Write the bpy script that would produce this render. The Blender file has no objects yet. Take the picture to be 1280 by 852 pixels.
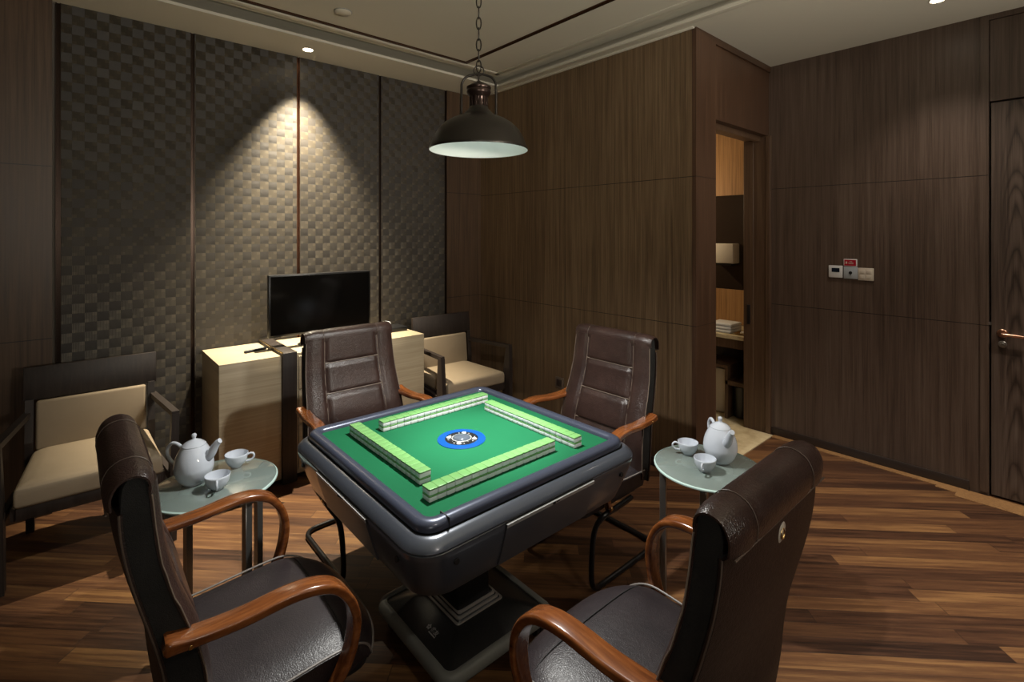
import bpy, bmesh, math, random
from mathutils import Vector, Matrix
random.seed(7)
PI = math.pi
scn = bpy.context.scene
COL = scn.collection

# ------------------------------------------------------------------ node helpers
class NT:
    def __init__(s, name):
        s.m = bpy.data.materials.new(name); s.m.use_nodes = True
        s.t = s.m.node_tree; s.b = s.t.nodes['Principled BSDF']
    def n(s, typ, **kw):
        nd = s.t.nodes.new(typ)
        for k, v in kw.items():
            if k.startswith('_'): setattr(nd, k[1:], v)
            else:
                key = int(k[1:]) if (k[0] == 'i' and k[1:].isdigit()) else k.replace('__', ' ')
                s.set(nd.inputs[key], v)
        return nd
    def set(s, inp, v):
        if isinstance(v, bpy.types.NodeSocket): s.t.links.new(v, inp)
        elif isinstance(v, bpy.types.Node): s.t.links.new(v.outputs[0], inp)
        else: inp.default_value = v
    def p(s, **kw):
        for k, v in kw.items(): s.set(s.b.inputs[k.replace('__', ' ')], v)
    def math(s, op, a, b=0.0, c=0.0):
        nd = s.t.nodes.new('ShaderNodeMath'); nd.operation = op
        s.set(nd.inputs[0], a); s.set(nd.inputs[1], b); s.set(nd.inputs[2], c)
        return nd.outputs[0]
    def coord(s, kind='Object'):
        return s.t.nodes.new('ShaderNodeTexCoord').outputs[kind]
    def map(s, vec, scale=(1,1,1), rot=(0,0,0), loc=(0,0,0)):
        return s.n('ShaderNodeMapping', Vector=vec, Scale=scale, Rotation=rot, Location=loc).outputs[0]
    def noise(s, vec, scale=5, detail=4, rough=.5):
        return s.n('ShaderNodeTexNoise', Vector=vec, Scale=scale, Detail=detail, Roughness=rough).outputs[0]
    def ramp(s, fac, stops):
        nd = s.t.nodes.new('ShaderNodeValToRGB'); s.set(nd.inputs[0], fac)
        e = nd.color_ramp.elements
        while len(e) < len(stops): e.new(.5)
        for i, (p, c) in enumerate(stops): e[i].position = p; e[i].color = (*c, 1)
        return nd.outputs[0]
    def mix(s, fac, a, b, mode='MIX'):
        nd = s.t.nodes.new('ShaderNodeMix'); nd.data_type = 'RGBA'; nd.blend_type = mode
        s.set(nd.inputs[0], fac); s.set(nd.inputs[6], a); s.set(nd.inputs[7], b)
        return nd.outputs[2]
    def bump(s, h, strength=.3, dist=.01):
        nd = s.n('ShaderNodeBump', Strength=strength, Distance=dist, Height=h)
        s.set(s.b.inputs['Normal'], nd.outputs[0])

def c4(c): return (*c, 1)
def srgb(r, g, b):
    f = lambda x: (x/255/12.92) if x/255 <= .04045 else ((x/255+.055)/1.055)**2.4
    return (f(r), f(g), f(b))

def plain(name, col, rough=.5, metal=0, spec=.5, **kw):
    m = NT(name); m.p(Base__Color=c4(col), Roughness=rough, Metallic=metal); m.b.inputs['Specular IOR Level'].default_value = spec
    for k, v in kw.items(): m.b.inputs[k.replace('__', ' ')].default_value = v
    return m.m

def wood_wall(name, dark, mid, light, seams_z=(), axis='x', seams_h=(), rough=.42, scale=1.0, figure=0.0):
    m = NT(name); P = m.coord()
    sep = m.n('ShaderNodeSeparateXYZ', Vector=P)
    g = m.noise(m.map(P, (38*scale, 38*scale, .9*scale)), 1.6, 5, .6)
    g2 = m.noise(m.map(P, (150*scale, 150*scale, 2.5)), 1.5, 3, .6)
    g3 = m.noise(m.map(P, (2.2, 2.2, .35)), 1.3, 2, .5)
    f = m.math('ADD', m.math('MULTIPLY', g, .55), m.math('MULTIPLY', g2, .3))
    f = m.math('ADD', f, m.math('MULTIPLY', g3, .22))
    if figure:
        u = sep.outputs[0] if axis == 'x' else sep.outputs[1]
        du = m.math('SUBTRACT', u, .245)
        cath = m.math('ADD', m.math('MULTIPLY', m.math('MULTIPLY', du, du), 560.0), m.math('MULTIPLY', sep.outputs[2], 5.5))
        cath = m.math('ADD', cath, m.math('MULTIPLY', m.noise(m.map(P, (7, 7, 2)), 1.2, 2, .5), 2.6))
        wv = m.math('POWER', m.math('ABSOLUTE', m.math('SINE', m.math('MULTIPLY', cath, 3.0))), .5)
        near = m.math('SUBTRACT', 1.0, m.math('MINIMUM', m.math('MULTIPLY', m.math('ABSOLUTE', du), 14.0), 1.0))
        f = m.math('ADD', f, m.math('MULTIPLY', m.math('MULTIPLY', m.math('SUBTRACT', wv, .85), near), figure*1.6))
    col = m.ramp(f, [(.36, dark), (.53, mid), (.72, light)])
    seam = None
    def line(v, pos, w):
        return m.math('LESS_THAN', m.math('ABSOLUTE', m.math('SUBTRACT', v, pos)), w)
    for z in seams_z:
        l = line(sep.outputs[2], z, .0022); seam = l if seam is None else m.math('MAXIMUM', seam, l)
    for u in seams_h:
        l = line(sep.outputs[0] if axis == 'x' else sep.outputs[1], u, .0022); seam = l if seam is None else m.math('MAXIMUM', seam, l)
    if seam is not None:
        col = m.mix(seam, col, c4(tuple(x*.28 for x in dark)))
    m.p(Base__Color=col, Roughness=m.math('ADD', m.math('MULTIPLY', g, .18), rough-.09))
    m.bump(m.math('MULTIPLY', g2, 1.0), .12, .001)
    return m.m

M = {}
WD, WM, WL = (.034,.018,.0095), (.088,.052,.029), (.150,.096,.056)
M['wood_mid'] = wood_wall('walnut_veneer_panel', (.045,.026,.013), (.115,.072,.038), (.185,.125,.070), (1.0,1.972), 'y', (2.774,))
M['wood_ret'] = wood_wall('walnut_veneer_return', WD, (.062,.030,.016), (.10,.056,.032), (1.0,1.972), 'x')
M['wood_back'] = wood_wall('walnut_veneer_back', (.030,.016,.008), (.068,.038,.020), (.112,.068,.038), (1.003,1.985), 'x')
M['wood_right'] = wood_wall('walnut_veneer_right', (.040,.024,.016), (.082,.053,.038), (.125,.087,.064), (1.04,1.957), 'y')
M['wood_door'] = wood_wall('oak_veneer_door', (.034,.022,.016), (.078,.053,.040), (.13,.095,.074), (), 'y', figure=.22)
M['wood_jamb'] = wood_wall('walnut_jamb', (.04,.02,.011), (.085,.047,.026), (.13,.08,.045), (), 'x')
M['wood_warm'] = wood_wall('golden_veneer', (.18,.09,.035), (.32,.17,.07), (.42,.24,.1), (), 'y')
M['wood_dark'] = wood_wall('dark_wenge', (.010,.0065,.005), (.020,.013,.010), (.036,.025,.020), (), 'x', rough=.5)
M['ceil'] = plain('ceiling_paint', (.52,.49,.41), .85)
M['crown'] = plain('crown_paint', (.54,.51,.43), .6)
M['bronze'] = plain('bronze_strip', (.10,.045,.025), .25, .9)
M['bronze_dk'] = plain('dark_bronze', (.035,.022,.016), .3, .85)
M['baseb'] = plain('dark_baseboard', (.03,.021,.017), .35)
M['plaster'] = plain('plain_plaster', (.20,.17,.14), .8)

def wallpaper(tilt=1.0):
    m = NT('woven_checker_wallpaper'); P = m.coord(); S = .0565
    sep = m.n('ShaderNodeSeparateXYZ', Vector=P)
    u = m.math('DIVIDE', sep.outputs[0], S); v = m.math('DIVIDE', sep.outputs[2], S)
    fu, fv = m.math('FLOOR', u), m.math('FLOOR', v)
    cell = m.n('ShaderNodeCombineXYZ', X=fu, Y=fv, Z=0.0)
    wn = m.n('ShaderNodeTexWhiteNoise', Vector=cell.outputs[0]); wn.noise_dimensions = '3D'
    par = m.math('FLOORED_MODULO', m.math('ADD', fu, fv), 2.0)
    ru, rv = m.math('FRACT', u), m.math('FRACT', v)
    # fine threads: horizontal in one square, vertical in the next
    tu = m.math('SINE', m.math('MULTIPLY', ru, 2*PI*11)); tv = m.math('SINE', m.math('MULTIPLY', rv, 2*PI*11))
    thr = m.n('ShaderNodeMix', Factor=par, i2=tu, i3=tv).outputs[0]
    fine = m.noise(m.map(P, (260, 260, 260)), 1, 2, .6)
    ca = m.ramp(wn.outputs[0], [(0, (.048,.040,.030)), (.5, (.060,.050,.037)), (1, (.072,.060,.044))])
    cb = m.ramp(wn.outputs[0], [(0, (.038,.033,.029)), (.6, (.044,.038,.033)), (1, (.054,.047,.040))])
    col = m.mix(par, ca, cb)
    # small bright woven knot at the corner of the golden squares
    knot = m.math('MULTIPLY', m.math('SMOOTH_MIN', 1.0, m.math('GREATER_THAN', ru, .62), .0), m.math('GREATER_THAN', rv, .66))
    kn2 = m.math('MULTIPLY', m.math('LESS_THAN', ru, .36), m.math('LESS_THAN', rv, .32))
    knot = m.math('MAXIMUM', knot, kn2)
    knot = m.math('MULTIPLY', knot, m.math('SUBTRACT', 1.0, par))
    col = m.mix(m.math('MULTIPLY', knot, .32), col, c4((.15,.125,.085)))
    col = m.mix(m.math('MULTIPLY', fine, .35), col, c4((.032,.027,.022)))
    m.p(Base__Color=col, Roughness=m.math('ADD', .42, m.math('MULTIPLY', par, .15)), Metallic=m.math('SUBTRACT', .35, m.math('MULTIPLY', par, .25)))
    # each square is slightly pillowed like a woven band
    pu = m.math('SINE', m.math('MULTIPLY', ru, PI)); pv = m.math('SINE', m.math('MULTIPLY', rv, PI))
    ha = m.math('ADD', m.math('SUBTRACT', 1.0, rv), m.math('MULTIPLY', pu, .25))
    hb = m.math('ADD', m.math('MULTIPLY', rv, .50), m.math('MULTIPLY', pv, .12))
    pil = m.n('ShaderNodeMix', Factor=par, i2=ha, i3=hb).outputs[0]
    h = m.math('ADD', m.math('MULTIPLY', pil, 1.0), m.math('MULTIPLY', thr, .03))
    m.bump(h, tilt, .0100)
    return m.m
M['paper'] = wallpaper(); M['paper_flat'] = wallpaper(.5)

def floor_mat():
    m = NT('walnut_plank_floor'); P = m.coord()
    q = m.map(P, (1,1,1), (0,0,PI/4))      # planks run along the room diagonal
    sep = m.n('ShaderNodeSeparateXYZ', Vector=q)
    W, L = .076, 1.25
    r = m.math('FLOOR', m.math('DIVIDE', sep.outputs[1], W))
    off = m.n('ShaderNodeTexWhiteNoise', Vector=m.n('ShaderNodeCombineXYZ', X=r, Y=0.5, Z=1.5).outputs[0])
    xs = m.math('ADD', m.math('DIVIDE', sep.outputs[0], L), m.math('MULTIPLY', off.outputs[0], 7.3))
    k = m.math('FLOOR', xs)
    wn = m.n('ShaderNodeTexWhiteNoise', Vector=m.n('ShaderNodeCombineXYZ', X=r, Y=k, Z=3.0).outputs[0])
    shift = m.n('ShaderNodeVectorMath', i0=q, i1=m.n('ShaderNodeVectorMath', i0=wn.outputs['Color'], i1=(9,9,9), _operation='MULTIPLY').outputs[0], _operation='ADD').outputs[0]
    g = m.noise(m.map(shift, (1.3, 30, 1)), 1.5, 6, .68)
    g2 = m.noise(m.map(shift, (4.0, 120, 1)), 1.2, 3, .6)
    f = m.math('ADD', m.math('MULTIPLY', wn.outputs[0], .36), m.math('MULTIPLY', g, .92))
    f = m.math('ADD', f, m.math('MULTIPLY', g2, .12))
    col = m.ramp(f, [(.36, (.016,.008,.006)), (.50, (.040,.018,.010)), (.64, (.082,.036,.018)), (.82, (.150,.070,.030)), (.98, (.28,.145,.055))])
    ey = m.math('ABSOLUTE', m.math('SUBTRACT', m.math('FRACT', m.math('DIVIDE', sep.outputs[1], W)), .5))
    ex = m.math('ABSOLUTE', m.math('SUBTRACT', m.math('FRACT', xs), .5))
    gap = m.math('MAXIMUM', m.math('GREATER_THAN', ey, .488), m.math('GREATER_THAN', ex, .4985))
    col = m.mix(m.math('MULTIPLY', gap, .6), col, c4((.012,.006,.004)))
    m.p(Base__Color=col, Roughness=m.math('ADD', .26, m.math('MULTIPLY', g, .2)))
    m.bump(m.math('SUBTRACT', m.math('MULTIPLY', g2, .25), gap), .25, .0015)
    return m.m
M['floor'] = floor_mat()

def leather(name, a, b, rough=.36, sc=1.0, bs=.62):
    m = NT(name); P = m.coord()
    v = m.n('ShaderNodeTexVoronoi', Vector=m.map(P, (150*sc,)*3), Scale=1.0, _feature='DISTANCE_TO_EDGE').outputs[0]
    n1 = m.noise(P, 9, 4, .6); n2 = m.noise(P, 70*sc, 3, .6)
    m.p(Base__Color=m.ramp(n1, [(.3, a), (.7, b)]), Roughness=m.math('ADD', rough-.06, m.math('MULTIPLY', n2, .14)))
    m.bump(m.math('ADD', m.math('MINIMUM', v, .25), m.math('MULTIPLY', n2, .8)), bs, .0024)
    return m.m
M['leather'] = leather('brown_leather', (.022,.012,.010), (.042,.023,.019), .30)
M['leather_back'] = leather('brown_vinyl_back', (.017,.008,.006), (.025,.012,.009), .5)
M['leather_seat'] = leather('black_brown_seat_leather', (.016,.012,.014), (.028,.021,.023), .40, 1.25, .38)
M['blackcloth'] = leather('black_mesh_fabric', (.006,.006,.006), (.012,.012,.012), .8, 2.2)
M['stitch'] = plain('tan_piping', (.105,.075,.058), .5)
M['seam'] = plain('light_tan_seam', (.17,.13,.10), .45)
M['piping'] = plain('grey_piping', (.20,.18,.165), .45)
def armwood():
    m = NT('lacquered_bentwood'); P = m.coord()
    g = m.noise(m.map(P, (60, 5, 30)), 1.5, 4, .6)
    m.p(Base__Color=m.ramp(g, [(.3, (.10,.028,.008)), (.55, (.20,.062,.016)), (.8, (.32,.115,.034))]), Roughness=.22)
    m.b.inputs['Coat Weight'].default_value = .5; m.b.inputs['Coat Roughness'].default_value = .08
    return m.m
M['armwood'] = armwood()
M['blacksteel'] = plain('black_powder_steel', (.008,.008,.009), .3)
M['brass'] = plain('brass', (.6,.42,.18), .25, 1)

M['felt'] = None
def feltm():
    m = NT('green_felt'); P = m.coord()
    n = m.noise(P, 220, 3, .7); n2 = m.noise(P, 6, 2, .5)
    c = m.mix(n2, c4((.006,.090,.036)), c4((.008,.108,.044)))
    m.p(Base__Color=m.mix(m.math('MULTIPLY', n, .25), c, c4((.008,.14,.055))), Roughness=.9)
    m.b.inputs['Specular IOR Level'].default_value = .15
    m.bump(n, .2, .001)
    return m.m
M['felt'] = feltm()
M['body'] = plain('gunmetal_lacquer', (.062,.070,.088), .30, .32, Coat__Weight=.6, Coat__Roughness=.08)
M['rim'] = plain('blue_grey_rim', (.060,.070,.105), .30, .35, Coat__Weight=.3, Coat__Roughness=.15)
M['drawerm'] = plain('graphite_drawer', (.070,.072,.084), .32, .35)
M['silver'] = plain('brushed_silver', (.34,.34,.335), .4, .2)
M['gap'] = plain('black_gap', (.004,.004,.004), .6)
M['baseframe'] = plain('grey_base_frame', (.20,.205,.19), .45)
def speck():
    m = NT('speckled_black_plastic'); n = m.noise(m.coord(), 420, 2, .7)
    m.p(Base__Color=m.ramp(n, [(.45, (.012,.012,.012)), (.7, (.035,.034,.032)), (.8, (.08,.078,.075))]), Roughness=.32)
    return m.m
M['speck'] = speck()
M['print'] = plain('grey_print', (.38,.37,.35), .5)
M['ringmetal'] = plain('pale_metal_ring', (.5,.49,.46), .3, .6)
M['tilewhite'] = plain('tile_white', (.66,.66,.69), .25)
M['tilegreen'] = plain('tile_green', (.155,.35,.115), .35)
M['tiledark'] = plain('tile_dark_seam', (.03,.07,.025), .5)
M['domeglass'] = plain('clear_dome', (.10,.12,.15), .12, .3)
M['blue'] = plain('blue_console', (.004,.060,.24), .3)
M['white'] = plain('white_plastic', (.62,.62,.62), .3)
M['porcelain'] = plain('white_porcelain', (.56,.60,.67), .10, 0, .5, Coat__Weight=.4, Coat__Roughness=.04)
def glassm():
    m = NT('frosted_glass')
    m.p(Base__Color=c4((.43,.52,.49)), Roughness=.06)
    m.b.inputs['Transmission Weight'].default_value = .6; m.b.inputs['IOR'].default_value = 1.45
    m.b.inputs['Coat Weight'].default_value = .5; m.b.inputs['Coat Roughness'].default_value = .05
    return m.m
M['glass'] = glassm()
M['glassedge'] = plain('pale_glass_edge', (.50,.66,.62), .2)
M['steel'] = plain('satin_steel', (.42,.41,.39), .28, .9)
def creamf():
    m = NT('beige_upholstery'); P = m.coord(); n = m.noise(P, 300, 2, .7); n2 = m.noise(P, 8, 2)
    m.p(Base__Color=m.mix(n2, c4((.265,.205,.135)), c4((.315,.245,.165))), Roughness=.7); m.bump(n, .15, .001); return m.m
M['cream'] = creamf()
def ashm():
    m = NT('pale_ash_veneer'); P = m.coord()
    g = m.noise(m.map(P, (1.2, 1.2, 60)), 1.6, 5, .6)
    m.p(Base__Color=m.ramp(g, [(.3, (.36,.29,.19)), (.7, (.48,.40,.275))]), Roughness=.42); return m.m
M['ash'] = ashm()
M['screen'] = plain('tv_black_glass', (.003,.003,.003), .12)
M['tvframe'] = plain('tv_bezel', (.008,.008,.009), .3)
M['blackplastic'] = plain('black_plastic', (.010,.010,.011), .35)
M['lampmetal'] = plain('antique_bronze', (.030,.025,.020), .36, .6)
M['lampcopper'] = plain('antique_copper', (.050,.032,.026), .28, .8)
M['enamel'] = plain('white_enamel', (.78,.82,.79), .4)
M['darkglass'] = plain('smoked_mirror', (.03,.02,.015), .1, .3)
def marblem():
    m = NT('cream_marble'); P = m.coord(); g = m.noise(P, 7, 6, .65)
    m.p(Base__Color=m.ramp(g, [(.35, (.46,.36,.21)), (.6, (.66,.55,.35))]), Roughness=.2); return m.m
M['marble'] = marblem()
M['borderwood'] = wood_wall('golden_border_plank', (.16,.08,.03), (.30,.16,.065), (.42,.24,.1), (), 'y')
M['red'] = plain('red_card', (.35,.004,.02), .3)
M['lcd'] = plain('dark_lcd', (.01,.015,.025), .15)
M['greyplate'] = plain('grey_plate', (.36,.39,.42), .3)
M['ivory'] = plain('ivory_plate', (.55,.49,.41), .35)
def emis(name, col, s):
    m = NT(name); m.p(Base__Color=c4(col), Emission__Color=c4(col), Emission__Strength=s); return m.m
M['bulb'] = emis('lit_bulb', (.95,1,.96), 9)
M['led'] = emis('lit_downlight', (1,.90,.72), 25)

# ------------------------------------------------------------------ mesh helpers
def link(name, bm, mat, parent=None, smooth=True, angle=40, loc=None, mats=None):
    bmesh.ops.recalc_face_normals(bm, faces=bm.faces)
    me = bpy.data.meshes.new(name); bm.to_mesh(me); bm.free()
    if smooth:
        me.shade_smooth(); me.set_sharp_from_angle(angle=math.radians(angle))
    o = bpy.data.objects.new(name, me); COL.objects.link(o)
    for mm in (mats or [mat]): me.materials.append(mm)
    if parent is not None: o.parent = parent
    if loc: o.location = loc
    return o
def tag(o, label, cat, group=None):
    o['label'] = label; o['category'] = cat
    if group: o['group'] = group
    return o
def thing(name, label, cat, loc=(0,0,0), rz=0, group=None):
    o = bpy.data.objects.new(name, None); o.empty_display_size = .1; COL.objects.link(o)
    o.location = loc; o.rotation_euler = (0,0,rz)
    return tag(o, label, cat, group)
def struct(name, bm, mat, **kw):
    o = link(name, bm, mat, **kw)
    if not kw.get('parent'): o['kind'] = 'structure'
    return o
def kids(o): return [c for c in bpy.data.objects if c.parent == o]
def copy_tree(o, parent=None):
    c = o.copy(); COL.objects.link(c); c.parent = parent
    for ch in kids(o): copy_tree(ch, c)
    return c
def B(): return bmesh.new()
def box(bm, x0, x1, y0, y1, z0, z1, bev=0, seg=2, mat=0, M4=None):
    t = bmesh.new()
    bmesh.ops.create_cube(t, size=1)
    for v in t.verts:
        v.co = Vector(((x0+x1)/2 + v.co.x*(x1-x0), (y0+y1)/2 + v.co.y*(y1-y0), (z0+z1)/2 + v.co.z*(z1-z0)))
    if bev: bmesh.ops.bevel(t, geom=t.edges[:], offset=bev, segments=seg, affect='EDGES', profile=.5)
    for f in t.faces: f.material_index = mat
    merge(bm, t, M4)
    return bm
def merge(bm, t, M4=None):
    if M4 is not None: bmesh.ops.transform(t, matrix=M4, verts=t.verts)
    me = bpy.data.meshes.new('tmp'); t.to_mesh(me); t.free(); bm.from_mesh(me); bpy.data.meshes.remove(me)
def skin(bm, rings, closed=True, cap0=True, cap1=True, mat=0, loop=False):
    R = [[bm.verts.new(p) for p in r] for r in rings]
    n = len(R[0]); rng = range(n) if closed else range(n-1)
    pairs = list(zip(R[:-1], R[1:])) + ([(R[-1], R[0])] if loop else [])
    for a, b in pairs:
        for i in rng:
            f = bm.faces.new((a[i], a[(i+1) % n], b[(i+1) % n], b[i])); f.material_index = mat
    if not loop:
        if cap0: f = bm.faces.new(R[0][::-1]); f.material_index = mat
        if cap1: f = bm.faces.new(R[-1]); f.material_index = mat
    return R
def lathe(bm, prof, n=40, c=(0,0,0), cap0=False, cap1=False, mat=0):
    rings = [[(c[0]+r*math.cos(2*PI*i/n), c[1]+r*math.sin(2*PI*i/n), c[2]+z) for i in range(n)] for r, z in prof]
    skin(bm, rings, True, cap0, cap1, mat); return bm
def cyl(bm, r, z0, z1, c=(0,0), n=24, bev=0, mat=0):
    p = [(r, z0), (r, z1)] if not bev else [(r-bev, z0), (r, z0+bev), (r, z1-bev), (r-bev, z1)]
    return lathe(bm, p, n, (c[0], c[1], 0), True, True, mat)
def catmull(pts, n=8, closed=False):
    P = [Vector(p) for p in pts]; out = []; N = len(P)
    segs = N if closed else N-1
    for i in range(segs):
        g = lambda k: P[k % N] if closed else P[min(max(k, 0), N-1)]
        a, b, c, d = g(i-1), g(i), g(i+1), g(i+2)
        for j in range(n):
            t = j/n
            out.append(.5*((2*b)+(-a+c)*t+(2*a-5*b+4*c-d)*t*t+(-a+3*b-3*c+d)*t**3))
    if not closed: out.append(P[-1])
    return out
def sweep(bm, path, prof, up=(0,0,1), closed=False, mat=0, scale=None):
    """prof: list of (side, normal) offsets; scale: function t -> factor"""
    path = [Vector(p) for p in path]; N = len(path); rings = []; up = Vector(up); prev = None
    for i, p in enumerate(path):
        a = path[(i-1) % N] if (closed or i > 0) else path[i]; b = path[(i+1) % N] if (closed or i < N-1) else path[i]
        t = (b-a).normalized()
        if prev is None:
            s = t.cross(up)
            if s.length < 1e-3: s = t.cross(Vector((1,0,0)))
            s.normalize()
        else:
            s = prev - t*prev.dot(t); s.normalize()
        prev = s; nrm = s.cross(t).normalized()
        k = scale(i/(N-1)) if scale else 1
        rings.append([p + s*u*k + nrm*v*k for u, v in prof])
    skin(bm, rings, True, True, True, mat, loop=closed); return bm
def circ(r, n=12): return [(r*math.cos(2*PI*i/n), r*math.sin(2*PI*i/n)) for i in range(n)]
def rrect(w, h, r, n=3):
    out = []
    for cx, cy, a0 in ((w/2-r, h/2-r, 0), (-w/2+r, h/2-r, PI/2), (-w/2+r, -h/2+r, PI), (w/2-r, -h/2+r, 1.5*PI)):
        for i in range(n+1):
            a = a0 + PI/2*i/n; out.append((cx+r*math.cos(a), cy+r*math.sin(a)))
    return out
def tube(bm, pts, r, n=12, smooth=8, up=(0,0,1), closed=False, mat=0, scale=None):
    return sweep(bm, catmull(pts, smooth, closed) if smooth else pts, circ(r, n), up, closed, mat, scale)
def prism(bm, poly, x0, x1, axis='x', mat=0):
    """poly of (a,b); extruded along axis; x:(y,z) y:(x,z) z:(x,y)"""
    f = {'x': lambda a, b, t: (t, a, b), 'y': lambda a, b, t: (a, t, b), 'z': lambda a, b, t: (a, b, t)}[axis]
    skin(bm, [[f(a, b, x0) for a, b in poly], [f(a, b, x1) for a, b in poly]], True, True, True, mat); return bm
def rsq(h, r, z, n=6, c=(0,0), hy=None):
    hy = h if hy is None else hy; r = min(r, h, hy)
    out = []
    for sx, sy, a0 in ((1,1,0), (-1,1,PI/2), (-1,-1,PI), (1,-1,1.5*PI)):
        for i in range(n+1):
            a = a0+PI/2*i/n
            out.append((c[0]+sx*(h-r)+r*math.cos(a), c[1]+sy*(hy-r)+r*math.sin(a), z))
    return out
def bx(name, dims, mat, parent=None, bev=0, seg=2, **kw):
    return link(name, box(B(), *dims, bev=bev, seg=seg), mat, parent, **kw)

# ------------------------------------------------------------------ room shell
CZ, TZ = 2.936, 3.02
bm = B(); box(bm, -1.7, 5.0, -1.7, 4.0, -.08, 0); struct('floor', bm, M['floor'], smooth=False)
# ceiling: lower soffit ring (with a tray cut in it) and the raised tray
bm = B()
TX, TY = 2.906, 3.49
# the soffit edge is a thin lip with a shadowed slot above it
box(bm, -1.8, 4.4, TY, 4.05, CZ, CZ+.018); box(bm, -1.8, 4.4, TY+.22, 4.05, CZ+.018, 3.2)
box(bm, TX, 4.4, -1.8, TY, CZ, CZ+.018); box(bm, TX+.10, 4.4, -1.8, TY+.22, CZ+.018, 3.2)
box(bm, -1.3, TX+.10, -1.3, TY+.22, TZ+.012, 3.19)
box(bm, 3.02, 5.1, 1.63, 4.05, CZ+.001, 3.2)
box(bm, -1.8, TX, -1.8, TY, TZ, 3.2)
box(bm, -1.8, -1.3, -1.8, TY, CZ, 3.2); box(bm, -1.3, TX, -1.8, -1.3, CZ, 3.2)
struct('ceiling', bm, M['ceil'], smooth=False)
# stepped moulding inside the tray (L along two sides)
bm = B()
def tray_mould(bm, off, w, z0, z1):
    box(bm, -1.3, TX-off, TY-off-w, TY-off, z0, z1, .004); box(bm, TX-off-w, TX-off, -1.3, TY-off, z0, z1, .004)
tray_mould(bm, .055, .05, TZ-.009, TZ+.002)
struct('trim_1', bm, M['crown'])
bm = B()
box(bm, TX-.006, TX+.038, -1.3, TY-.01, CZ-.007, CZ+.001, .003); box(bm, TX+.085, 3.02, 1.64, 3.88, CZ-.009, CZ+.001, .003)
struct('trim_2', bm, M['crown'])
bm = B()
box(bm, -1.3, 2.466, 3.340, 3.366, TZ-.008, TZ+.001); box(bm, 2.436, 2.466, -1.3, 3.340, TZ-.008, TZ+.001)
struct('trim_3', bm, M['bronze'], smooth=False)

# back (TV) wall with wallpaper panels and slim bronze reveals
bm = B(); box(bm, -1.7, 3.2, 3.93, 4.05, 0, 3.0); struct('wall_back', bm, M['plaster'], smooth=False)
bm = B(); box(bm, -1.6, -.085, 3.88, 3.93, 0, CZ); struct('trim_4', bm, M['wood_back'], smooth=False)
bm = B(); box(bm, 2.625, 3.03, 3.895, 3.93, 0, CZ); struct('trim_5', bm, M['wood_back'], smooth=False)
xs = [-.06, .603, 1.284, 1.951, 2.612]
for i in range(4):
    a, b = xs[i]+.010, xs[i+1]-.010
    bm = B(); box(bm, a, b, 3.90, 3.93, 0, CZ, .002, 1)
    o = link('wallpaper_panel', bm, M['paper'] if i < 2 else M['paper_flat'], smooth=False)
    o['kind'] = 'structure'
    o['label'] = ['woven checker wallpaper panel furthest left, behind the left armchair', 'woven checker wallpaper panel left of the television, under the spotlight', 'woven checker wallpaper panel behind the right half of the television', 'woven checker wallpaper panel furthest right, behind the set-top box'][i]
for k, x in enumerate(xs):
    bm = B(); box(bm, x-.012, x+.012, 3.912, 3.931, 0, CZ); box(bm, x-.011, x-.007, 3.9, 3.931, 0, CZ); box(bm, x+.007, x+.011, 3.9, 3.931, 0, CZ)
    struct('trim_%d' % (6+k), bm, M['bronze_dk'] if k not in (2,) else M['bronze'], smooth=False)

# middle wall, doorway wall (with opening) and right wall
bm = B(); box(bm, 3.02, 3.12, 1.66, 3.95, 0, CZ+.01); struct('wall_side', bm, M['wood_mid'], smooth=False)
bm = B()
box(bm, 3.0205, 3.286, 1.63, 1.82, 0, CZ+.01)
box(bm, 3.286, 4.22, 1.645, 1.82, 2.385, CZ-.045)
box(bm, 3.286, 4.22, 1.63, 1.82, CZ-.045, CZ+.01)
struct('wall_return', bm, M['wood_ret'], smooth=False)
bm = B(); box(bm, 4.2, 4.32, .36, 1.82, 0, CZ+.01); box(bm, 4.2, 4.32, -1.7, .36, 2.904, CZ+.01)
box(bm, 4.2, 4.32, -1.7, -.62, 0, 2.904)
box(bm, 4.205, 4.32, -.62, .357, 2.408, 2.90)
box(bm, 4.25, 4.32, -.62, .357, 0, 2.408)
struct('wall_right', bm, M['wood_right'], smooth=False)
bm = B(); box(bm, 4.192, 4.2, .362, .40, .02, 2.93); struct('trim_11', bm, M['wood_right'], smooth=False)
bm = B(); box(bm, -1.7, -1.6, -1.7, 4.0, 0, 3.1); struct('wall_left', bm, M['plaster'], smooth=False)
bm = B(); box(bm, -1.7, 4.3, -1.7, -1.6, 0, 3.1); struct('wall_front', bm, M['plaster'], smooth=False)
# jamb frame
bm = B()
box(bm, 4.165, 4.2, 1.622, 1.66, 0, 2.385, .004); box(bm, 4.172, 4.2, 1.66, 1.75, 0, 2.385); box(bm, 4.162, 4.2, 1.75, 1.83, 0, 2.385, .004)
box(bm, 3.286, 4.18, 1.70, 1.735, 2.345, 2.386); box(bm, 3.286, 4.18, 1.76, 1.82, 2.36, 2.386)
struct('trim_12', bm, M['wood_jamb'], smooth=False)
o = bx('strike_plate', (4.155, 4.163, 1.775, 1.80, .86, 1.02), M['blackplastic'], bev=.002); tag(o, 'slim black door strike plate on the wooden doorway jamb', 'latch')
# baseboards
bm = B(); box(bm, 4.185, 4.2, .45, 1.622, 0, .062, .003); struct('baseboard_right', bm, M['baseb'])
bm = B(); box(bm, 3.005, 3.02, 1.63, 3.9, 0, .06, .003); struct('baseboard_side', bm, M['baseb'])
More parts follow.
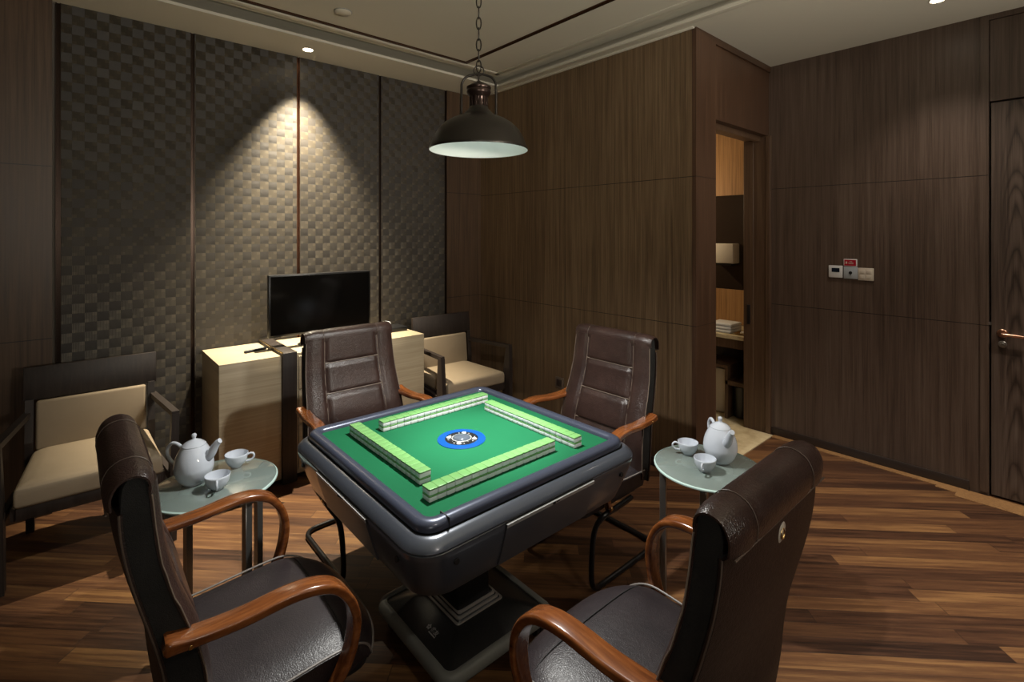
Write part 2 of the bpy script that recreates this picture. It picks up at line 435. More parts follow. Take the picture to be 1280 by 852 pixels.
# golden border planks let into the floor by the right wall
bm = B(); box(bm, 4.10, 4.185, -1.6, .60, 0, .004); box(bm, 4.04, 4.10, -1.6, .50, 0, .0045, .001); box(bm, 4.13, 4.185, .6, 1.60, 0, .004)
struct('trim_13', bm, M['borderwood'], smooth=False)
# marble threshold and bathroom floor
bm = B(); box(bm, 3.286, 4.165, 1.60, 1.83, 0, .006); box(bm, 3.12, 4.9, 1.83, 3.4, 0, .006)
struct('trim_14', bm, M['marble'], smooth=False)
# entrance door with panel
bm = B(); box(bm, 4.205, 4.248, -.60, .352, .012, 2.396, .002, 1)
d = struct('door_1', bm, M['wood_door'], smooth=False)
h = bm = B()
rot = Matrix.Rotation(-PI/2, 4, 'Y')
t = B(); cyl(t, .026, 0, .012, n=28, bev=.003); merge(bm, t, Matrix.Translation((4.205, .302, 1.0)) @ rot)
t = B(); cyl(t, .011, .010, .055, n=16); merge(bm, t, Matrix.Translation((4.205, .302, 1.0)) @ rot)
tube(bm, [(4.150,.302,1.0),(4.147,.28,1.0),(4.147,.20,.998),(4.150,.13,.995)], .0095, 14, 6)
M['copper'] = plain('rose_copper', (.62,.36,.25), .25, 1)
lv = link('door_handle', bm, M['copper'], d)
bm = B()
t = B(); cyl(t, .020, 0, .010, n=28, bev=.003); merge(bm, t, Matrix.Translation((4.205, .302, .935)) @ rot)
t = B(); cyl(t, .010, .008, .028, n=16, bev=.002); merge(bm, t, Matrix.Translation((4.205, .302, .935)) @ rot)
link('lock_cylinder', bm, M['steel'], d)
bx('hinge', (4.196, 4.206, .352, .364, 1.045, 1.062), M['steel'], d)

# ------------------------------------------------------------------ bathroom beyond the doorway
bm = B(); box(bm, 4.78, 4.9, 1.7, 3.5, 0, 3.0); struct('wall_bathroom', bm, M['wood_ret'], smooth=False)
bm = B(); box(bm, 3.1, 4.9, 3.3, 3.4, 0, 3.0); box(bm, 4.32, 4.9, 1.72, 1.82, 0, 3.0); struct('wall_far', bm, M['plaster'], smooth=False)
bm = B(); box(bm, 3.12, 4.78, 1.83, 3.3, 2.75, 2.8); struct('trim_15', bm, M['ceil'], smooth=False)
bm = B(); box(bm, 4.755, 4.78, 1.85, 3.0, 1.97, 2.74); struct('trim_16', bm, M['wood_warm'], smooth=False)
bm = B(); box(bm, 4.755, 4.78, 1.85, 3.0, .735, 1.065); struct('trim_17', bm, M['wood_warm'], smooth=False)
bm = B(); box(bm, 4.765, 4.78, 1.85, 3.0, 1.065, 1.97); struct('trim_18', bm, M['darkglass'], smooth=False)
van = thing('bathroom_vanity', 'marble topped vanity counter with open dark shelves seen through the doorway', 'vanity', (4.5, 2.4, 0))
def vb(name, d, m, **kw): return bx(name, (d[0]-4.5, d[1]-4.5, d[2]-2.4, d[3]-2.4, d[4], d[5]), m, van, **kw)
vb('countertop', (4.22, 4.755, 1.84, 3.0, .70, .733), M['marble'], bev=.003)
vb('apron', (4.235, 4.26, 1.84, 3.0, .62, .70), M['wood_jamb'])
vb('back_panel', (4.60, 4.62, 1.84, 3.0, .0, .70), M['wood_dark'])
vb('end_panel', (4.235, 4.60, 1.832, 1.852, .0, .70), M['wood_jamb'])
vb('shelf', (4.24, 4.60, 1.852, 2.02, .30, .335), M['wood_jamb'])
bm = B(); box(bm, 4.24-4.5, 4.60-4.5, 2.00-2.4, 2.025-2.4, 0, .46); box(bm, 4.24-4.5, 4.6-4.5, 2.025-2.4, 2.25-2.4, .435, .46)
link('divider', bm, M['wood_jamb'], van)
bm = B(); skin(bm, [rsq(.07,.02,.012,4,(4.42,2.12)), rsq(.09,.025,.40,4,(4.42,2.12))], True, True, False)
tag(link('waste_bin', bm, M['ivory']), 'pale tapered waste bin under the bathroom vanity', 'bin')
bm = B(); lathe(bm, [(.055,.012),(.065,.02),(.075,.27),(.078,.28),(.07,.28)], 24, (4.36,1.93,0), True, False)
tag(link('waste_basket', bm, M['blackplastic']), 'small dark round basket beneath the vanity shelf', 'bin')
for k in range(3):
    bm = B(); box(bm, 4.27+.01*k, 4.50, 1.99, 2.22-.01*k, .734+.026*k, .759+.026*k, .011, 3)
    tag(link('folded_towel', bm, M['white']), ['bottom towel of the white stack on the vanity counter', 'middle towel of the white stack on the vanity counter', 'top towel of the white stack on the vanity counter'][k], 'towel', 'folded towels on the vanity')
tr = thing('amenity_tray', 'gold tray with small toiletries on the bathroom counter', 'tray', (4.33, 1.905, .734))
bm = B(); skin(bm, [rsq(.05,.01,0.0,3), rsq(.062,.012,.014,3), rsq(.058,.012,.014,3), rsq(.047,.01,.004,3)], True, True, True); link('tray_body', bm, M['brass'], tr)
tag(bx('soap_box', (4.30,4.345,1.88,1.92,.739,.757), M['white'], bev=.002), 'small white soap box lying on the gold bathroom tray', 'soap box')
tag(bx('comb_pack', (4.35,4.375,1.87,1.94,.739,.750), M['brass'], bev=.002), 'thin gold comb packet lying on the bathroom tray', 'toiletry')
pd = thing('paper_towel_dispenser', 'beige paper towel dispenser on the bathroom wall above the vanity', 'dispenser', (4.755, 2.24, 1.30))
bx('housing', (-.12, .025, -.105, .105, .02, .205), M['ivory'], pd, bev=.008); bx('outlet_slot', (-.10, .02, -.08, .08, .0, .021), M['blackplastic'], pd)

# ------------------------------------------------------------------ ceiling fittings
def downlight(x, y, z, label, r=.042, lit=True):
    t = thing('downlight', label, 'light', (x, y, z), 0, 'recessed ceiling downlights')
    bm = B(); lathe(bm, [(r*.78,.012),(r*.80,-.001),(r*.9,-.004),(r,-.003),(r,.001)], 32); link('trim_ring', bm, M['crown'], t)
    bm = B(); cyl(bm, r*.72, .0005-.003, .004, n=24); link('lens', bm, M['led'] if lit else M['crown'], t)
    return t
def spot(name, loc, target, power, size, blend=.5, col=(1,.86,.66), rad=.03):
    l = bpy.data.lights.new(name, 'SPOT'); l.energy = power; l.spot_size = math.radians(size); l.spot_blend = blend; l.color = col; l.shadow_soft_size = rad
    o = bpy.data.objects.new(name, l); COL.objects.link(o); o.location = loc
    o.rotation_euler = (Vector(target)-Vector(loc)).to_track_quat('-Z', 'Y').to_euler(); return o
downlight(1.285, 3.70, CZ, 'small lit downlight in the ceiling border above the television wall')
downlight(3.714, .532, CZ, 'small lit downlight in the flat ceiling by the right wall')
o = thing('smoke_detector', 'flat round detector cover on the raised ceiling above the television', 'detector', (1.30, 3.11, TZ))
bm = B(); lathe(bm, [(.052,.0),(.052,-.008),(.046,-.013),(.0001,-.014)], 36); link('cover', bm, M['ceil'], o)
bm = B(); lathe(bm, [(.056,.0005),(.056,-.004),(.0525,-.004),(.0525,.0005)], 36); link('rim', bm, M['baseframe'], o)

# ------------------------------------------------------------------ pendant lamp
LX, LY = 1.222, 1.588
lamp = thing('pendant_lamp', 'dark bronze dome pendant lamp hanging on a chain over the mahjong table', 'lamp', (LX, LY, 1.937))
RZ = 0.
bm = B()
prof = [(.196,-.004),(.1975,0),(.196,.006),(.190,.018),(.180,.045),(.163,.075),(.138,.100),(.108,.119),(.082,.129),(.066,.134),(.060,.142),(.050,.150),(.040,.162),(.036,.172)]
lathe(bm, prof, 64); link('shade', bm, M['lampmetal'], lamp)
bm = B()
inner = [(.196,-.004),(.193,.002),(.187,.016),(.177,.043),(.160,.072),(.135,.097),(.105,.115),(.080,.124),(.05,.128),(.0005,.129)]
lathe(bm, inner, 64); link('inner_enamel', bm, M['enamel'], lamp)
bm = B(); lathe(bm, [(.035,.17),(.0335,.175),(.0335,.205),(.036,.21)], 32)
for i in range(12):
    a = 2*PI*i/12; t = B(); box(t, .0325, .0375, -.004, .004, .17, .21, .001, 1); merge(bm, t, Matrix.Rotation(a, 4, 'Z'))
link('neck', bm, M['lampcopper'], lamp)
bm = B(); lathe(bm, [(.036,.208),(.040,.213),(.047,.222),(.049,.229),(.046,.238),(.049,.242),(.049,.249),(.040,.256),(.028,.263),(.012,.270),(.006,.275),(.0005,.276)], 36); link('cap', bm, M['lampcopper'], lamp)
# bail handle in the picture's left-right plane of the lamp
dv = Vector((.75,-.661,0))
bm = B()
path = [dv*(-.069)+Vector((0,0,.120)), dv*(-.069)+Vector((0,0,.24)), dv*(-.066)+Vector((0,0,.268)), dv*(-.050)+Vector((0,0,.290)), dv*(-.020)+Vector((0,0,.300)), dv*.0+Vector((0,0,.302)), dv*.020+Vector((0,0,.300)), dv*(.050)+Vector((0,0,.290)), dv*(.066)+Vector((0,0,.268)), dv*(.069)+Vector((0,0,.24)), dv*(.069)+Vector((0,0,.120))]
tube(bm, path, .0052, 10, 4, up=(.661,.75,0)); link('bail_handle', bm, M['lampmetal'], lamp)
bm = B(); tube(bm, [(dv.x*.020*math.cos(a), dv.y*.020*math.cos(a), .315+.020*math.sin(a)) for a in [2*PI*i/12 for i in range(12)]], .0028, 8, 2, up=(.661,.75,0), closed=True)
link('hanging_ring', bm, M['lampmetal'], lamp)
bm = B(); tube(bm, [(0,0,.272),(0,0,.30)], .004, 8, 0); link('stem', bm, M['lampmetal'], lamp)
bm = B(); z = .333; k = 0
while z < TZ-1.937-.03:
    ax = dv if k % 2 == 0 else Vector((.661,.75,0)); oth = Vector((.661,.75,0)) if k % 2 == 0 else dv
    L = .030; pts = []
    for i in range(12):
        a = 2*PI*i/12; pts.append(ax*(.0095*math.cos(a)) + Vector((0,0,z+L*.85*math.sin(a))))
    tube(bm, pts, .0026, 6, 1, up=oth, closed=True); z += .043; k += 1
link('chain', bm, M['lampmetal'], lamp)
bm = B(); lathe(bm, [(.055,TZ-1.937),(.052,TZ-1.937-.02),(.012,TZ-1.937-.034),(.0005,TZ-1.937-.034)], 28); link('ceiling_rose', bm, M['lampmetal'], lamp)
bm = B(); lathe(bm, [(.0005,.045),(.018,.048),(.028,.060),(.031,.075),(.026,.092),(.016,.106),(.014,.128)], 24); link('bulb', bm, M['bulb'], lamp)

# ------------------------------------------------------------------ mahjong table
TCX, TCY = 1.18, 1.64
mt = thing('mahjong_table', 'automatic mahjong table with green felt top and glossy gunmetal body', 'table', (TCX, TCY, 0))
bm = B(); skin(bm, [rsq(.430,.03,.770,6), rsq(.430,.03,.780,6)], True, True, True); felt = link('felt_top', bm, M['felt'], mt)
bm = B()
skin(bm, [rsq(h, r, z, 8) for h, r, z in [(.417,.02,.779),(.419,.022,.788),(.426,.03,.795),(.437,.038,.798),(.450,.05,.7965),(.459,.058,.790),(.463,.06,.780),(.4625,.06,.770)]], True, False, False)
link('rim', bm, M['rim'], mt)
bm = B(); skin(bm, [rsq(h, r, z, 8) for h, r, z in [(.4625,.06,.776),(.458,.06,.767),(.468,.064,.766)]], True, False, False); link('rim_gap', bm, M['gap'], mt)
bprof = [(.467,.064,.767),(.472,.068,.7665),(.480,.072,.7635),(.492,.082,.755),(.501,.088,.745),(.504,.09,.739),(.5030,.09,.7360),(.500,.09,.734),(.503,.09,.731),(.503,.092,.722),(.501,.094,.712),(.478,.1,.632),(.461,.1,.586),(.457,.1,.580),(.448,.1,.575),(.40,.09,.572)]
bm = B(); skin(bm, [rsq(h, r, z, 10) for h, r, z in bprof], True, False, True); link('table_body', bm, M['body'], mt, angle=28)
for k in range(4):
    a = k*PI/2; R4 = Matrix.Rotation(a, 4, 'Z')
    # a drawer panel following the slope of the body side
    t = B(); rows = [(.5050,.7275),(.5035,.712),(.4930,.677),(.4810,.637),(.4695,.602),(.4650,.588)]
    poly = [(-h-.004, z) for h, z in rows] + [(-h+.012, z) for h, z in rows[::-1]]
    prism(t, poly, -.203, .203); bmesh.ops.transform(t, matrix=R4, verts=t.verts)
    dr = link('drawer', t, M['drawerm'], mt, angle=50)
    t = B(); poly = [(-.5115,.7290),(-.5095,.718),(-.502,.718),(-.500,.7290)]
    prism(t, poly, -.203, .203); bmesh.ops.transform(t, matrix=R4, verts=t.verts); link('handle_strip', t, M['silver'], dr)
    t = B(); prism(t, [(-.505,.7300),(-.5045,.7325),(-.495,.7325),(-.495,.7300)], -.203, .203); bmesh.ops.transform(t, matrix=R4, verts=t.verts); link('shadow_gap', t, M['gap'], dr)
    t = B(); box(t, -.006, .006, -.5125, -.508, .720, .727, .001); box(t, .010, .024, -.5118, -.508, .722, .725); bmesh.ops.transform(t, matrix=R4, verts=t.verts); link('keyhole', t, M['gap'], dr)
    for s in (-1, 1):
        t = B(); u = B(); cyl(u, .0085, -.006, .005, n=16, bev=.001); merge(t, u, R4 @ Matrix.Translation((s*.378, -.4965, .690)) @ Matrix.Rotation(PI/2-.15, 4, 'X'))
        link('screw_cap', t, M['gap'], mt)
t = B(); box(t, -.381, -.378, -.4645, -.418, .770, .7988); link('rim_joint', t, M['gap'], mt)
# pedestal
bm = B(); skin(bm, [rsq(.155,.02,.573,4), rsq(.150,.02,.50,4), rsq(.10,.015,.46,4), rsq(.098,.015,.30,4)], True, True, True); link('upper_column', bm, M['blackplastic'], mt)
bm = B(); skin(bm, [rsq(.078,.012,.47,4), rsq(.078,.012,.10,4)], True, True, True); link('column', bm, M['blackplastic'], mt)
BC = (.012, .005)
bm = B(); skin(bm, [rsq(h, r, z, 8, BC) for h, r, z in [(.24,.045,.068),(.262,.055,.070),(.266,.058,.080),(.262,.056,.100),(.254,.05,.108),(.240,.04,.110),(.232,.03,.106),(.232,.03,.09)]], True, True, False); bf = link('base_frame', bm, M['baseframe'], mt)
bm = B(); skin(bm, [rsq(h, r, z, 6, BC) for h, r, z in [(.233,.03,.100),(.228,.028,.104),(.125,.02,.132),(.118,.02,.134)]], True, True, True); bc = link('base_cover', bm, M['speck'], mt)
for i, (h, z) in enumerate([(.112,.134),(.101,.146),(.091,.158)]):
    bm = B(); skin(bm, [rsq(hh, .012, zz, 4, BC) for hh, zz in [(h, z-.012),(h, z+.003),(h-.001,z+.005),(h-.006, z+.006),(h-.010, z+.002),(h-.011,z-.012)]], True, False, False)
    link('metal_ring', bm, M['ringmetal'], mt)
bm = B(); skin(bm, [rsq(h, .012, z, 4, BC) for h, z in [(.112,.130),(.1015,.142),(.0915,.154),(.080,.166)]], True, True, True); link('stepped_collar', bm, M['blackplastic'], mt)
for sx in (-1, 1):
    for sy in (-1, 1):
        cx, cy = BC[0]+sx*.205, BC[1]+sy*.205
        bm = B()
        for dx in (-.011, .011):
            t = B(); cyl(t, .027, -.009, .009, n=20, bev=.002); merge(bm, t, Matrix.Translation((cx+dx, cy, .027)) @ Matrix.Rotation(PI/2, 4, 'Y'))
        t = B(); cyl(t, .008, .03, .072, (cx, cy), 12); merge(bm, t)
        link('caster', bm, M['blackplastic'], mt)
# printed mark on the left slope of the base: small flower and two characters
mk = B()
def blade(bm, a, r0, r1, w):
    d = Vector((math.cos(a), math.sin(a))); s = Vector((-d.y, d.x))
    pts = [d*r0, d*((r0+r1)/2)+s*w, d*r1, d*((r0+r1)/2)-s*w]
    vs = [bm.verts.new((p.x, p.y, 0)) for p in pts]; bm.faces.new(vs)
for k in range(5): blade(mk, PI/2+2*PI*k/5, .0015, .0115, .0045)
bmesh.ops.transform(mk, matrix=Matrix.Translation((-.020,.001,0)), verts=mk.verts)
slope = math.atan2(.028, .103)
def onto_base(ob):
    ob.parent = mt
    ob.matrix_local = Matrix.Translation((BC[0]-.182, BC[1]-.045, .1182)) @ Matrix.Rotation(-PI/2, 4, 'Z') @ Matrix.Rotation(slope, 4, 'X')
bmesh.ops.solidify(mk, geom=mk.faces[:], thickness=.0006)
o = link('printed_flower', mk, M['print'], None, smooth=False); onto_base(o)
cu = bpy.data.curves.new('printed_characters', 'FONT'); cu.body = '\u96c0\u53cb'; cu.size = .021; cu.extrude = .0004; cu.offset = .0003
tx = bpy.data.objects.new('tmp_text', cu); COL.objects.link(tx)
dg = bpy.context.evaluated_depsgraph_get(); me = bpy.data.meshes.new_from_object(tx.evaluated_get(dg)); bpy.data.objects.remove(tx)
for v in me.vertices: v.co.x -= .006; v.co.y -= .004
o = bpy.data.objects.new('printed_characters', me); COL.objects.link(o); me.materials.clear(); me.materials.append(M['print']); onto_base(o)
t = B(); box(t, -.005, .036, -.013, -.009, 0, .0006); o = link('printed_line', t, M['print'], None); onto_base(o)
# centre console
bm = B(); lathe(bm, [(.0965,.779),(.0965,.7815),(.095,.783),(.066,.7838),(.0655,.782)], 64, (-.012,-.010,0)); con = link('console_ring', bm, M['blue'], mt)
bm = B(); cyl(bm, .0655, .779, .7828, (-.012,-.010), 48); link('console_disc', bm, M['blackplastic'], con)
bm = B(); lathe(bm, [(.040,.782),(.0405,.786),(.038,.787),(.036,.785)], 40, (-.012,-.010,0)); link('dice_ring', bm, M['silver'], con)
bm = B(); lathe(bm, [(.036,.783),(.033,.789),(.022,.794),(.0005,.796)], 36, (-.012,-.010,0)); link('dice_dome', bm, M['domeglass'], con)
for k in range(4):
    a = k*PI/2+.75
    bm = B(); cyl(bm, .0095, .782, .7865, (-.012+.052*math.cos(a), -.010+.052*math.sin(a)), 20, .0015); link('console_button', bm, M['white'], con)
for k in range(8):
    a = k*PI/4+.36
    bm = B(); cyl(bm, .0032, .782, .785, (-.012+.053*math.cos(a), -.010+.053*math.sin(a)), 12, .001); link('indicator_light', bm, M['silver'], con)
bm = B()
for k in range(12):
    a = k*PI/6; t = B(); box(t, .0430, .0460, -.0015, .0015, .7825, .7836); merge(bm, t, Matrix.Translation((-.012,-.010,0)) @ Matrix.Rotation(a, 4, 'Z'))
link('console_marks', bm, M['silver'], con)

# tiles: four walls of 17 stacks, two tiers
TW, TD, TH = .0326, .0440, .0206
bm = B()
def tile_bm(w, d, h):
    bm = B()
    def ring(i, z): return rsq(w/2-i, .0035, z, 2, hy=d/2-i)
    skin(bm, [ring(.003,0), ring(.0004,.002), ring(0,.0035), ring(0,h*.76)], True, True, False, 0)
    skin(bm, [ring(0,h*.76), ring(.0003,h*.80), ring(0,h*.84)], True, False, False, 2)
    skin(bm, [ring(0,h*.84), ring(0,h-.0015), ring(.0004,h-.0005), ring(.0015,h)], True, False, True, 1)
    bmesh.ops.remove_doubles(bm, verts=bm.verts, dist=1e-5)
    return bm
tile0 = link('mahjong_tile', tile_bm(TW-.0006, TD, TH), None, mats=[M['tilewhite'], M['tilegreen'], M['tiledark']])
first = [tile0]
def tile_wall(x0, y0, along_x, where):
    for k in range(17):
        for tier in (0, 1):
            if first: o = first.pop()
            else: o = tile0.copy(); COL.objects.link(o)
            j = random.uniform(-.0006, .0006)
            if along_x: o.location = (x0+TW*(k+.5), y0+j, .780+tier*TH); o.rotation_euler = (0,0,0)
            else: o.location = (x0+j, y0+TW*(k+.5), .780+tier*TH); o.rotation_euler = (0,0,PI/2)
            tier_s = 'upper' if tier else 'lower'
            lab = 'green-backed mahjong tile, %s tier of the tile wall %s' % (tier_s, where)
            tag(o, lab, 'mahjong tile', 'mahjong tiles, %s tier %s' % (tier_s, where))
tile_wall(.815, 1.327, True, 'nearest the camera')
tile_wall(.872, 1.418, False, 'along the left edge')
tile_wall(.964, 1.920, True, 'on the television side')
tile_wall(1.458, 1.270, False, 'on the far right side')

# ------------------------------------------------------------------ swivel-less cantilever armchairs
def make_chair(label):
    t = thing('office_chair', label, 'chair')
    t.location = (0,0,0)
    # side profile of backrest
    rear = [(-.228,.40),(-.243,.50),(-.250,.58),(-.262,.66),(-.282,.74),(-.304,.82),(-.322,.90),(-.332,.98),(-.331,1.045),(-.324,1.067),(-.312,1.078)]
    front = [(-.302,1.078),(-.291,1.068),(-.284,1.050),(-.277,.98),(-.268,.90),(-.250,.82),(-.222,.74),(-.195,.66),(-.181,.58),(-.178,.50),(-.184,.42)]
    rear = [tuple(v)[:2] for v in catmull([(a,b,0) for a,b in rear], 3)]
    front = [tuple(v)[:2] for v in catmull([(a,b,0) for a,b in front], 3)]
    def hw(z): return .238 + .027*max(0, min(1, (1.05-z)/.45))
    bm = B(); n = len(rear); N = n+len(front)
    rings = []
    for s in (-1, 1):
        rings.append([(s*(hw(z)-.004), y, z) for y, z in rear] + [(s*(hw(z)-.004), y, z) for y, z in front])
    skin(bm, rings, True, False, False)
    # sides as quads
    bm.verts.ensure_lookup_table()
    for s in (0, 1):
        base = s*N
        for i in range(n-1):
            a, b = bm.verts[base+i], bm.verts[base+i+1]; c, d = bm.verts[base+N-2-i], bm.verts[base+N-1-i]
            bm.faces.new((a, b, c, d))
    link('backrest', bm, M['blackcloth'], t, angle=60)
    # front leather panel, quilted: three columns, four cells in the middle one
    bm = B(); cols = 48; pts = [q for q in front[::-1] if q[1] < 1.052]
    # extend the panel over the top and down the back as the head roll
    seams_z = (.915, .765, .612)
    def sx_of(u): return u
    def quilt(u, z):
        cc = .60
        d = 1e9
        du = min(abs(abs(u)-cc), 1-abs(u))
        q = 1-math.exp(-(du/.045)**2)
        if abs(u) < cc:
            for s in seams_z: q *= 1-.9*math.exp(-((z-s)/.009)**2)
        return q
    path = catmull([(0, y, z) for y, z in pts[::2]], 6)
    rings = []
    for p in path:
        w = hw(p.z); row = []
        for i in range(cols+1):
            u = -1+2*i/cols
            h = .002+.0150*quilt(u, p.z)*min(1, (1-abs(u))/.16)**.5 + .0015
            row.append((u*w, p.y+h, p.z))
        row += [(w, p.y-.002, p.z), (-w, p.y-.002, p.z)]
        rings.append(row)
    skin(bm, rings, True, True, True)
    fp = link('front_panel', bm, M['leather'], t, angle=50)
    # stitching piping on the seams
    bm = B()
    def surf(u, z):
        best = min(path, key=lambda p: abs(p.z-z)); return Vector((u*hw(z), best.y+.0060, z))
    zz = [.43+.02*i for i in range(32)]
    for s in (-1, 1):
        tube(bm, [surf(s*.615, z) for z in zz if z < 1.05], .0017, 6, 2)
        tube(bm, [Vector((s*(hw(z)+.0005), surf(0, z).y-.003, z)) for z in zz if z < 1.05], .0018, 6, 2)
    for z in seams_z: tube(bm, [surf(u, z+.004)+Vector((0,.001,0)) for u in [-.6+.1*i for i in range(13)]], .0030, 6, 2)
    link('front_stitching', bm, M['seam'], fp)
    # head roll: shell wrapping over the top
    hr = [(-.272,1.030),(-.270,1.050),(-.275,1.069),(-.287,1.083),(-.306,1.091),(-.328,1.089),(-.347,1.078),(-.359,1.058),(-.363,1.036),(-.359,1.010)]
    outer = catmull([(0,a,b) for a,b in hr], 5)
    c0 = Vector((0,-.311,1.045))
    rings = []
    us = [-1,-.995,-.97] + [-.9+.1*i for i in range(19)] + [.97,.995,1]
    for u in us:
        edge = 1-.10*max(0, (abs(u)-.72)/.28)**2.5
        w = .246
        ro = []
        for p in outer:
            q = Vector((0, p.y, p.z)); d = (q-c0); d = d.normalized()
            seam = .003*math.exp(-((abs(u)-.615)/.025)**2)
            q = q - d*seam - d*((1-edge)*.10)
            ro.append((u*w, q.y, q.z))
        ri = []
        for p in outer[::-1]:
            q = Vector((0, p.y, p.z)); d = (q-c0).normalized(); q = q-d*(.009+(1-edge)*.05)
            ri.append((u*w, q.y, q.z))
        rings.append(ro+ri)
    bm = B(); skin(bm, rings, True, True, True)
    h = link('head_roll', bm, M['leather'], t, angle=55)
    bm = B()
    for s in (-1, 1):
        tube(bm, [Vector((s*.246*.615, p.y, p.z)) for p in outer[::2]], .0010, 6, 1, up=(1,0,0))
    tube(bm, [Vector((-.236, outer[-1].y+.002, outer[-1].z)), Vector((.236, outer[-1].y+.002, outer[-1].z))], .0024, 6, 0)
    link('roll_piping', bm, M['stitch'], h)
    # rear leather panel
    bm = B(); rpath = [r for r in rear if r[1] < 1.02]; rings = []
    for y, z in rpath:
        w = hw(z); rings.append([(u*w, y-.006-.012*(1-abs(u)**2.5), z) for u in [-1+.1*i for i in range(21)]] + [(w, y+.003, z), (-w, y+.003, z)])
    skin(bm, rings, True, True, True); rp = link('rear_panel', bm, M['leather_back'], t, angle=60)
    for s in (-1, 1):
        bm = B(); tube(bm, [Vector((s*(hw(z)), y-.003, z)) for y, z in rpath], .0022, 6, 1); link('rear_piping', bm, M['stitch'], rp)
    # seat cushion
    bm = B(); rings = []
    sp = [(-.20,.475),(-.10,.478),(0,.484),(.08,.488),(.14,.487),(.19,.479),(.235,.462),(.268,.438),(.282,.415)]
    sp = catmull([(0,a,b) for a,b in sp], 4)
    for p in sp:
        k = max(0, (p.y-.12)/.16); w = .262-.030*k*k; row = []
        for i in range(25):
            u = -1+2*i/24
            row.append((u*w, p.y-(.045*u*u*u*u)*k, p.z+.010*(1-u*u)-.022*abs(u)**6))
        zb = .385
        row += [(w*.995, p.y-.045*k, p.z-.05 if p.z-.05 > zb else zb+.004), (w*.96, p.y-.05*k-.004, zb), (-w*.96, p.y-.05*k-.004, zb), (-w*.995, p.y-.045*k, p.z-.05 if p.z-.05 > zb else zb+.004)]
        rings.append(row)
    skin(bm, rings, True, True, True); sc = link('seat', bm, M['leather_seat'], t, angle=50)
    bm = B(); L = []
    for p in sp:
        k = max(0, (p.y-.12)/.16); w = .262-.030*k*k
        L.append(Vector((w, p.y-.045*k, p.z-.0135)))
    last = sp[-1]; frontline = [Vector((u*.232, last.y-.045*u**4+.001, last.z+.010*(1-u*u)-.022*abs(u)**6)) for u in [1-.1*i for i in range(21)]]
    mir = [Vector((-v.x, v.y, v.z)) for v in L[::-1]]
    tube(bm, L+frontline+mir, .0032, 8, 1); link('seat_piping', bm, M['piping'], sc)
    bm = B(); tube(bm, [Vector((u*.245, .165, .4895+.010*(1-u*u)-.022*abs(u)**6-.003)) for u in [-1+.1*i for i in range(21)]], .0016, 6, 1); link('seat_seam', bm, M['blackcloth'], sc)
    # seat pan
    bm = B(); skin(bm, [rsq(.215,.05,.35,5,(0,.02),.20), rsq(.240,.06,.372,5,(0,.02),.225), rsq(.240,.06,.388,5,(0,.02),.225)], True, True, True); link('seat_pan', bm, M['blackplastic'], t)
    # bentwood arms
    for s in (-1, 1):
        c = [(.270,-.262,.710),(.273,-.205,.702),(.280,-.11,.700),(.288,-.01,.708),(.292,.055,.702),(.294,.105,.680),(.295,.142,.632),(.294,.158,.575),(.291,.154,.515),(.287,.138,.462),(.282,.112,.415),(.278,.092,.385)]
        pth = catmull([(s*a, b, z) for a, b, z in c], 6)
        def sc_(tt): return 1.0
        bm = B(); N_ = len(pth); rings = []
        for i, p in enumerate(pth):
            a_, b_ = pth[max(i-1,0)], pth[min(i+1,N_-1)]; tan = (b_-a_).normalized(); side = Vector((1,0,0)); nr = tan.cross(side).normalized()
            tt = i/(N_-1); wdt = .058 if tt < .5 else .058-.020*(tt-.5)/.5
            th = .024 + .008*math.exp(-((tt-.0)/.06)**2)
            prf = rrect(wdt, th, .008, 3)
            e = 1.0
            if i == 0 or i == N_-1: e = .8
            rings.append([p + side*u*e + nr*v*e for u, v in prf])
        skin(bm, rings, True, True, True)
        ar = link('armrest', bm, M['armwood'], t, angle=50)
        bm = B()
        u_ = B(); cyl(u_, .008, -.002, .004, n=16, bev=.0015); merge(bm, u_, Matrix.Translation((s*.302,.108,.402)) @ Matrix.Rotation(s*PI/2, 4, 'Y'))
        u_ = B(); cyl(u_, .006, -.002, .004, n=16, bev=.0015); merge(bm, u_, Matrix.Translation((s*.298,-.215,.698)) @ Matrix.Rotation(s*PI/2, 4, 'Y'))
        link('arm_bolt', bm, M['brass'], ar)
    # tubular steel frame
    half = [(.255,-.10,.362),(.268,.03,.366),(.278,.095,.375),(.272,.135,.362),(.250,.152,.32),(.232,.152,.24),(.222,.148,.10),(.220,.138,.045),(.218,.11,.018),(.217,.04,.0125),(.217,-.28,.0125),(.212,-.335,.0125),(.185,-.368,.0125),(.13,-.378,.0125)]
    pts = half + [(-x,y,z) for x,y,z in half[::-1]]
    bm = B(); tube(bm, pts, .0125, 12, 5, up=(0,0,1)); link('steel_frame', bm, M['blacksteel'], t)
    return t
ch = make_chair('brown leather chair on the far side of the table, before the television cabinet')
ch.location = (1.145, 2.35, 0); ch.rotation_euler = (0,0,PI)
c2 = copy_tree(ch); c2.location = (1.87, 1.645, 0); c2.rotation_euler = (0,0,PI/2); c2['label'] = 'brown leather chair at the far right of the table, before the plain wood wall'
c3 = copy_tree(ch); c3.location = (.41, 1.58, 0); c3.rotation_euler = (0,0,-PI/2); c3['label'] = 'brown leather chair in the left foreground, seen from its black side'
c4_ = copy_tree(ch); c4_.location = (1.130, .765, 0); c4_.rotation_euler = (0,0,0); c4_['label'] = 'brown leather chair in the right foreground with an oval emblem on its back'
for c in (ch, c2, c3, c4_): c['group'] = 'leather armchairs round the mahjong table'
